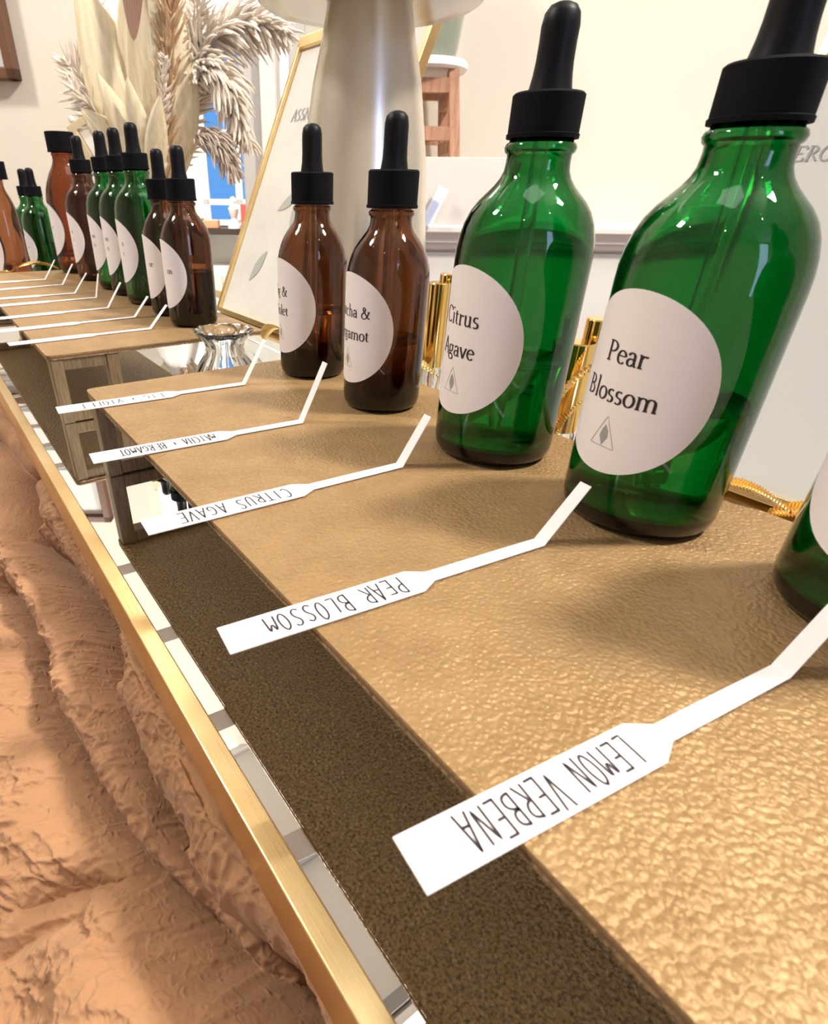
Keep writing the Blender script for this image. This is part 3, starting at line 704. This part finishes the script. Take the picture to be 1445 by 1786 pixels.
# ------------------------------------------------------------------ framed posters leaning behind the bottles
def poster_frame(name, origin, wdt, hgt, lean, label, paper, extra):
    """origin = far lower corner; the width runs towards -Y, the sheet leans back towards +X"""
    t = thing(name, label, 'sign', origin)
    e = Vector((math.sin(lean), 0, math.cos(lean))); b_ = Vector((0, -1, 0)); nrm = Vector((-math.cos(lean), 0, math.sin(lean)))
    P = lambda u, v, o_=0: b_ * u + e * v + nrm * o_
    MB().add([P(u, v, o_) for o_ in (-.003, .0) for v in (0, hgt) for u in (0, wdt)], [(0, 2, 3, 1), (4, 5, 7, 6), (0, 1, 5, 4), (2, 6, 7, 3), (0, 4, 6, 2), (1, 3, 7, 5)]).build('poster_sheet', paper, t)
    fr = MB(); q = .006
    for (u0, v0, u1, v1) in [(0, 0, 0, hgt), (wdt, 0, wdt, hgt)]: fr.bar(P(u0, v0), P(u1, v1), q, .010, nrm)
    fr.bar(P(-q / 2, 0), P(wdt + q / 2, 0), q, .010, nrm)
    fr.bar(P(-q / 2, hgt), P(wdt + q / 2, hgt), q * 2.2, .010, nrm)
    fr.build('gold_frame', M['brass'], t, bevel=.0008)
    st = MB(); st.bar(P(wdt / 2, hgt * .7, -.004), (P(wdt / 2, hgt * .7).x + .075, -wdt / 2, .001 - origin[2]), .03, .003, (0, 1, 0)); st.build('easel_strut', M['table'], t)
    if extra:
        mb = MB(); pl = lambda a, b2: P(a, b2, .0006)
        for tx, u, v, em in extra: serif_text(mb, tx, u, v, em, pl, center=False)
        mb.build('lettering', M['grey_ink'], t)
    return t, P
G['E'] = (.58, [ST(.15, .01, .64), [(.08, .64), (.50, .64)], [(.15, .34), (.42, .34)], [(.08, .01), (.52, .01)], [(.50, .64), (.51, .52)], [(.52, .01), (.54, .15)]])
G['R'] = (.60, [ST(.15, .01, .64), arc(.23, .485, .20, .155, 90, -90), [(.15, .64), (.23, .64)], [(.15, .33), (.23, .33)], [(.26, .33), (.56, .01)], SF(.15, .01), SF(.11, .64, .06)])
G['G'] = (.68, [arc(.36, .325, .29, .325, 42, 330, 22), [(.57, .48), (.585, .63)], ST(.60, .02, .28), SF(.59, .28, .08)])
G['S'] = (.48, [arc(.24, .47, .16, .165, 45, 235) + [(.26, .31)] + arc(.24, .175, .17, .165, 50, -140)])
G['I'] = (.30, [ST(.15, .01, .64), SF(.15, .01), SF(.15, .64)])
G['N'] = (.70, [[(.13, .01), (.13, .64)], [(.13, .64), (.57, .0)], [(.57, .0), (.57, .64)], SF(.13, .01, .08), SF(.10, .64, .08), SF(.57, .64, .09)])
LEAN = math.atan2(.135, .29)
ps, P1 = poster_frame('framed_poster', (.271, .435, .004), .248, .320, LEAN, 'gold framed off white poster leaning behind the mushroom lamp stem', M['poster'],
                      [('ASSN', .032, .232, .020)])
for (u, v, ln, an, wd) in [(.055, .045, .045, 60, .016), (.12, .10, .06, 100, .02), (.07, .13, .05, 30, .014)]:
    pts = []
    for i in range(13):
        f_ = i / 12; pts.append((u + ln * f_ * math.cos(R_(an)), v + ln * f_ * math.sin(R_(an)), wd * math.sin(PI * f_) / 2))
    nx, ny = -math.sin(R_(an)), math.cos(R_(an))
    vs = [P1(a + nx * w_, b2 + ny * w_, .0006) for a, b2, w_ in pts] + [P1(a - nx * w_, b2 - ny * w_, .0006) for a, b2, w_ in pts]
    MB().add(vs, [(i, i + 1, 14 + i, 13 + i) for i in range(12)]).build('leaf_print', M['sage'], ps)
poster_frame('framed_poster', (.292, -.1525, .004), .26, .34, R_(21), 'gold framed grey poster behind the right hand green bottles', M['poster_grey'], [('ERG', .0085, .1675, .0112)])

# ------------------------------------------------------------------ mushroom lamp
t = thing('mushroom_lamp', 'champagne metal mushroom table lamp rising behind the amber bottles', 'lamp', L(.0272, .57, 0))
MB().lathe([(0, .0), (.060, .0), (.0610, .002), (.0595, .05), (.0570, .10), (.0505, .17), (.0430, .215), (.0360, .243), (.0320, .262), (.0295, .275), (.012, .280), (0, .280)], 72).build('stem', M['lamp'], t, smooth=True)
sh = [(.0, .2640), (.030, .2635), (.060, .2630), (.0800, .2632), (.0835, .2650), (.0838, .2690), (.080, .285), (.070, .303), (.052, .318), (.030, .327), (0, .330)]
MB().lathe(sh, 72).build('lamp_shade', M['lamp'], t, smooth=True, angle=60)

# ------------------------------------------------------------------ little stool with a glass jar, foam board, acrylic strip on the ledge
t = thing('step_stool', 'small wooden stool with a white seat standing on the white ledge', 'stool', L(.172, 1.395, .087), RZ)
hs = .338 - .087 + .014
MB().lathe([(0, hs - .016), (.080, hs - .016), (.084, hs - .012), (.084, hs - .004), (.081, hs), (0, hs)], 48).build('seat', M['white_paint'], t, smooth=True)
for sx in (-1, 1):
    for sy in (-1, 1):
        MB().bar((sx * .050, sy * .050, hs - .016), (sx * .078, sy * .078, 0), .020, .020, (0, 1, 0)).build('leg', M['oak'], t, bevel=.002)
for zz in (hs - .040, hs * .57):
    q = .050 + .028 * (hs - zz) / hs
    for sx in (-1, 1): MB().bar((-q, sx * q, zz), (q, sx * q, zz), .016, .022).build('rail', M['oak'], t)
    for sx in (-1, 1): MB().bar((sx * q, -q, zz - .02), (sx * q, q, zz - .02), .016, .022).build('rail', M['oak'], t)
t = thing('glass_jar', 'smoky green glass jar standing on the little stool', 'jar', L(.188, 1.395, .087 + hs))
MB().lathe([(0, 0), (.034, 0), (.042, .004), (.047, .02), (.052, .06), (.056, .10), (.056, .16), (.048, .19), (.030, .21), (.030, .23), (.027, .23), (.027, .208), (.045, .187), (.053, .16), (.053, .10), (.049, .06), (.044, .02), (.038, .007), (0, .006)], 48).build('jar_glass', M['smoke'], t, smooth=True)
bd = MB(); bd.lbox(-.02, .355, 1.286, 1.291, .087, .199); o = bd.build('foam_board', M['foam'], bevel=.001); tag(o, 'plain white foam board standing on the ledge in front of the stool legs', 'board')
o = MB().bar(L(.184, 1.262, .088), L(.214, 1.270, .150), .022, .002, FH).build('acrylic_strip', M['clear']); tag(o, 'slanting clear acrylic strip in front of the white foam board', 'strip')

# ------------------------------------------------------------------ framed notice on the cream wall
t = thing('wall_frame', 'walnut framed white notice hanging on the cream wall at upper left', 'picture frame', L(-.90, 1.5, .52))
fw, fh2 = .515, .38
def FL(a, d, z): return RH * a + FH * d + Vector((0, 0, z))
def fbox(mb, a0, a1, d0, d1, z0, z1):
    P = [FL(a, d, z) for z in (z0, z1) for d in (d0, d1) for a in (a0, a1)]
    return mb.add(P, [(0, 2, 3, 1), (4, 5, 7, 6), (0, 1, 5, 4), (2, 6, 7, 3), (0, 4, 6, 2), (1, 3, 7, 5)])
fr = MB(); q = .021
fbox(fr, -fw / 2, fw / 2, -.03, -.002, -fh2 / 2, -fh2 / 2 + q); fbox(fr, -fw / 2, fw / 2, -.03, -.002, fh2 / 2 - q, fh2 / 2)
fbox(fr, -fw / 2, -fw / 2 + q, -.03, -.002, -fh2 / 2, fh2 / 2); fbox(fr, fw / 2 - q, fw / 2, -.03, -.002, -fh2 / 2, fh2 / 2)
fr.build('frame', M['frame_wood'], t, bevel=.003)
fbox(MB(), -fw / 2 + q, fw / 2 - q, -.014, -.002, -fh2 / 2 + q, fh2 / 2 - q).build('sheet', M['ceramic'], t)
ln_ = MB()
for z in (.301, .338, .371, .418, .482, .543): fbox(ln_, -fw / 2 + q, fw / 2 - .10, -.0155, -.0145, z - .52 - .0045, z - .52 + .0045)
ln_.build('ruled_lines', M['grey_ink'], t)

# ------------------------------------------------------------------ next room seen through the opening
wf = MB()
A0, A1, Z0, Z1, D = -.60, -.32, .0, .72, 3.2
for a in (A0, (A0 + A1) / 2 + .02, A1): wf.lbox(a - .016, a + .016, D - .02, D + .02, Z0, Z1)
for z in (Z0, .087, .36, Z1): wf.lbox(A0 - .016, A1 + .016, D - .02, D + .02, z - .012, z + .012)
o = struct('window_2', wf, M['white_paint'])
MB().lbox(A0, A1, D + .0, D + .006, Z0, Z1).build('pane', M['day'], o)
nb = MB(); nb.lbox(-2.6, A0 - .01, D + .02, D + .1, FZ, CZ); nb.lbox(A1 + .01, 2.8, D + .02, D + .1, FZ, CZ); nb.lbox(A0 - .01, A1 + .01, D + .02, D + .1, FZ, Z0); nb.lbox(A0 - .01, A1 + .01, D + .02, D + .1, Z1, CZ)
struct('wall_next_room', nb, M['white_paint'])
area_light('next_room_fill', tuple(L(-.6, 2.3, 1.7)), tuple(L(-.6, 2.6, 0)), .9, .9, 130, (1, .97, .93))  # unseen fill light, added to brighten the next room
t = thing('wall_shelf', 'dark shelf under the blue window in the next room', 'shelf', L(-.49, 3.10, -.03), RZ)
MB().box((0, 0, 0), (.42, .18, .025)).build('board', M['dark'], t)
for sx in (-1, 1): MB().box((sx * .15, .04, -.06), (.02, .10, .10)).build('bracket', M['dark'], t)
for a, d, sx, sz, mt, lb, kd in [(-.56, 3.05, .07, .035, 'orange', 'orange trinket box on the dark shelf under the blue window', 'trinket_box'), (-.62, 3.06, .04, .04, 'red', 'red trinket box at the left end of the dark shelf', 'trinket_box'), (-.40, 3.07, .04, .10, 'red', 'tall dark red box on the shelf in front of the blue window', 'gift_box')]:
    b_ = MB(); b_.box((0, 0, sz / 2), (sx, .06, sz)); o = b_.build(kd, M[mt], bevel=.004); o.location = L(a, d, -.0175); o.rotation_euler = (0, 0, RZ); tag(o, lb, 'box')
t = thing('figurine', 'small white figurine on the shelf in front of the blue window', 'figurine', L(-.455, 3.06, -.0175))
MB().lathe([(0, 0), (.030, 0), (.026, .02), (.012, .04), (.020, .06), (.024, .08), (.012, .10), (0, .102)], 24).build('body', M['ceramic'], t, smooth=True)
MB().lathe([(0, .095), (.012, .10), (.016, .112), (.011, .125), (0, .13)], 20).build('head', M['ceramic'], t, smooth=True)
t = thing('white_cabinet', 'white cabinet with dark knobs below the shelf in the next room', 'cabinet', L(-.50, 3.0, FZ), RZ)
MB().box((0, .06, .30), (.50, .30, .60)).build('body', M['white_paint'], t, bevel=.004)
for sx in (-1, 1):
    d_ = MB().box((sx * .123, -.095, .30), (.235, .015, .56)).build('door', M['white_paint'], t, bevel=.003)
    MB().lathe([(0, 0), (.014, 0), (.018, .01), (0, .02)], 16, (sx * .03, -.115, .40)).build('knob', M['dark'], d_)
t = thing('roller_blind', 'grey roller blind with a black top rail behind the dried palm', 'blind', L(-.98, 3.21, 0), RZ)
MB().box((0, -.01, .652), (.30, .03, .018)).build('rail', M['black'], t)
MB().box((-.05, 0, .575), (.17, .006, .14)).build('fabric', M['grey_paint'], t)
t = thing('wall_tap_bar', 'steel bar fixture with round ends on the bright wall of the next room', 'fixture', L(-.49, 3.17, .735), RZ)
MB().tube([(-.07, 0, .02), (0, 0, 0), (.07, 0, -.01)], .014, 12).build('bar', M['steel'], t, smooth=True)
for sx in (-1, 1): MB().lathe([(0, -.02), (.018, -.02), (.024, 0), (.018, .025), (0, .025)], 20, (sx * .075, 0, .006 - sx * .014)).build('end_knob', M['steel'], t, smooth=True)
t = thing('beaded_frame', 'white board in a beaded wooden frame leaning behind the green trio', 'picture frame', L(-.462, 1.27, .235), RZ)
t.rotation_euler = (0, -.48, RZ)
MB().box((.065, 0, -.06), (.13, .008, .12)).build('board', M['ceramic'], t)
fr = MB(); fr.box((.06, -.004, .003), (.15, .014, .014)); fr.box((-.008, -.004, -.06), (.014, .014, .12)); fr.build('wood_moulding', M['stem'], t, bevel=.002)
bs = MB()
for i in range(8): bs.lathe([(0, -.006), (.0045, -.004), (.006, 0), (.0045, .004), (0, .006)], 10, (i * .018, -.006, .015))
bs.build('beading', M['ceramic'], t, smooth=True)

# ------------------------------------------------------------------ vase of dried plumes at the far end
VB = L(-.285, 1.10, .0003)
t = thing('flower_vase', 'tall white vase of dried plumes standing behind the green bottles', 'vase', VB)
MB().lathe([(0, 0), (.032, 0), (.040, .01), (.047, .05), (.046, .09), (.034, .125), (.026, .145), (.028, .16), (.025, .16), (.023, .145), (.031, .123), (.043, .09), (.044, .05), (.037, .012), (0, .008)], 40).build('body', M['ceramic'], t, smooth=True)
MOUTH = Vector((VB.x, VB.y, VB.z + .15))
def curve(p0, p1, p2, n=16):
    p0, p1, p2 = Vector(p0), Vector(p1), Vector(p2)
    return [p0 * (1 - t_) ** 2 + p1 * 2 * t_ * (1 - t_) + p2 * t_ * t_ for t_ in [i / n for i in range(n + 1)]]
PG = 'dried stems in the far vase'
def plume(tip, mid, label, mt, nf, fl, fr_, seed, start=.35, droop=.4, spread=1.0):
    rng = random.Random(seed); base = MOUTH - Vector((0, 0, .10)) + Vector((rng.uniform(-.008, .008), rng.uniform(-.008, .008), 0))
    pts = curve(base, mid, tip, 20)
    t = thing('dried_plume', label, 'dried flower', base, 0, PG)
    MB().tube([p - base for p in pts], [.0022 * (1 - .6 * i / 20) for i in range(21)], 6).build('stem', M['stem'], t, smooth=True)
    mb = MB()
    for k_ in range(nf):
        f_ = start + (1 - start) * (k_ + rng.random()) / nf; i = min(int(f_ * 20), 19); q = pts[i].lerp(pts[i + 1], f_ * 20 - i)
        tdir = (pts[i + 1] - pts[i]).normalized()
        rd = Vector((rng.gauss(0, 1), rng.gauss(0, 1), rng.gauss(0, 1))); rd = (rd - tdir * rd.dot(tdir)).normalized()
        d1 = (tdir * rng.uniform(.3, .9) + rd * spread).normalized(); ln = fl * rng.uniform(.6, 1.15) * (.55 + .6 * math.sin(PI * min(1, (f_ - start) / (1 - start) * .85 + .12)))
        e1 = q + d1 * ln * .55; e2 = e1 + (d1 * .6 + Vector((0, 0, -droop)) + tdir * .3).normalized() * ln * .55
        c = [x - base for x in curve(q, e1, e2, 5)]; rr = fr_ * rng.uniform(.7, 1.2)
        mb.tube(c, [rr * .5, rr, rr * 1.1, rr, rr * .7, rr * .25], 5)
    mb.build('plume', mt, t, smooth=True)
plume(L(-.066, 1.08, .335), L(-.24, 1.09, .40), 'fluffy bleached plume arching to the right above the leaning poster', M['pampas'], 330, .044, .0025, 1, .42, .5)
plume(L(-.130, 1.06, .205), L(-.19, 1.07, .44), 'fluffy bleached plume drooping down beside the blue window', M['pampas'], 340, .044, .0025, 2, .45, .8)
plume(L(-.150, 1.04, .165), L(-.20, 1.05, .30), 'taupe plume nodding over the blue window', M['pampas_dark'], 300, .034, .0016, 3, .5, .9, .7)
plume(L(-.185, 1.12, .36), L(-.23, 1.12, .28), 'dense bleached plume in the middle right of the bouquet', M['pampas'], 340, .046, .0024, 4, .30, .3)
plume(L(-.395, 1.08, .305), L(-.33, 1.10, .25), 'pale spiky plume pointing left past the cream wall', M['pampas'], 110, .036, .0019, 5, .5, -.3)
plume(L(-.385, 1.06, .268), L(-.34, 1.08, .24), 'short pale plume at the lower left of the bouquet', M['pampas'], 60, .034, .0016, 6, .55, .2)
plume(L(-.215, 1.05, .40), L(-.25, 1.07, .26), 'tan feathery grass rising through the centre right', M['tan'], 420, .034, .0018, 7, .2, -.2, .55)
plume(L(-.235, 1.02, .30), L(-.255, 1.05, .24), 'beaded pale grass head at the front of the bouquet', M['pampas'], 80, .016, .0022, 8, .3, -.2, .8)
plume(L(-.335, 1.10, .42), L(-.35, 1.10, .30), 'thin white sprig along the left side of the cream palm', M['pampas'], 60, .020, .0014, 9, .3, -.4, .5)
plume(L(-.170, 1.10, .45), L(-.215, 1.10, .33), 'upper bleached plume near the steel fixture', M['pampas'], 170, .034, .0018, 12, .45, .2)
def spear(tip, mid, wd, label, mt, seed, ridge=.18, folds=9):
    rng = random.Random(seed); base = MOUTH - Vector((0, 0, .02)) + Vector((rng.uniform(-.006, .006), rng.uniform(-.006, .006), 0))
    pts = curve(base, mid, tip, 28); t = thing('dried_palm_leaf', label, 'dried leaf', base, 0, PG)
    MB().tube([p - base for p in curve(base - Vector((0, 0, .08)), base - Vector((0, 0, .03)), pts[6], 8)], .002, 6).build('stem', M['stem'], t, smooth=True)
    vs, fs = [], []; m_ = 2 * folds + 1; view = (CAM - VB).normalized(); view = (view + RH * rng.uniform(-.5, .5)).normalized()
    for i, p in enumerate(pts):
        f_ = i / 28; ww = wd * (math.sin(PI * (f_ * .97 + .03) ** .85)) ** .9 * .5
        td = (pts[min(i + 1, 28)] - pts[max(i - 1, 0)]).normalized(); s = td.cross(view).normalized(); u = s.cross(td)
        for j in range(m_):
            g = (j / (m_ - 1) - .5) * 2
            vs.append(p - base + s * ww * g + u * (ww * (-.35 * g * g) + ww * ridge * (1 if j % 2 else 0)))
    for i in range(28):
        for j in range(m_ - 1): a = i * m_ + j; fs.append((a, a + 1, a + m_ + 1, a + m_))
    o_ = MB().add(vs, fs).build('blade', mt, t, smooth=True)
    sd = o_.modifiers.new('thick', 'SOLIDIFY'); sd.thickness = .0008
spear(L(-.36, 1.07, .40), L(-.30, 1.07, .27), .105, 'cream palm spear leaning left, broadest of the bouquet', M['palm'], 1, .06, 5)
spear(L(-.255, 1.05, .46), L(-.27, 1.05, .28), .135, 'wide cream palm leaf standing upright in the bouquet', M['palm'], 2, .06, 6)
spear(L(-.225, 1.07, .44), L(-.25, 1.06, .27), .085, 'cream palm spear right of the upright palm leaf', M['palm'], 3, .06, 5)
spear(L(-.375, 1.05, .245), L(-.32, 1.05, .20), .060, 'low cream leaf leaning left in the bouquet', M['palm'], 4, .1, 4)
spear(L(-.335, 1.03, .285), L(-.30, 1.04, .21), .046, 'pale folded palm leaf low in front of the bouquet', M['palm'], 5, .05, 3)
spear(L(-.290, 1.02, .280), L(-.285, 1.03, .21), .038, 'pale folded palm leaf at the bouquet centre', M['palm'], 6, .05, 3)
spear(L(-.245, 1.02, .260), L(-.265, 1.03, .20), .036, 'pale folded palm leaf low on the right of the bouquet', M['palm'], 7, .05, 3)
# brown leaf hanging point-down in front
t = thing('brown_palm_leaf', 'ribbed dark brown palm leaf hanging point down at the top of the bouquet', 'dried leaf', L(-.276, 1.03, .318), 0, PG)
vs, fs = [], []; m_ = 15
for i in range(25):
    f_ = i / 24; ww = .058 * f_ ** .6 * .5 * (1 - .25 * f_)
    for j in range(m_):
        g = (j / (m_ - 1) - .5) * 2
        vs.append(RH * (ww * g + .012 * f_) + FH * (.02 * f_ - (.004 if j % 2 else 0) * f_) + Vector((0, 0, .14 * f_)))
for i in range(24):
    for j in range(m_ - 1): a = i * m_ + j; fs.append((a, a + 1, a + m_ + 1, a + m_))
o_ = MB().add(vs, fs).build('blade', M['palm_brown'], t, smooth=True)
sd = o_.modifiers.new('thick', 'SOLIDIFY'); sd.thickness = .0008
MB().tube([FH * .02 + RH * .012 + Vector((0, 0, .135)), FH * .05 + RH * .014 + Vector((0, 0, .15)), FH * .075 + RH * .012 + Vector((0, 0, .02)), FH * .08 + RH * .013 + Vector((0, 0, -.25))], .002, 6).build('stem', M['stem'], t, smooth=True)
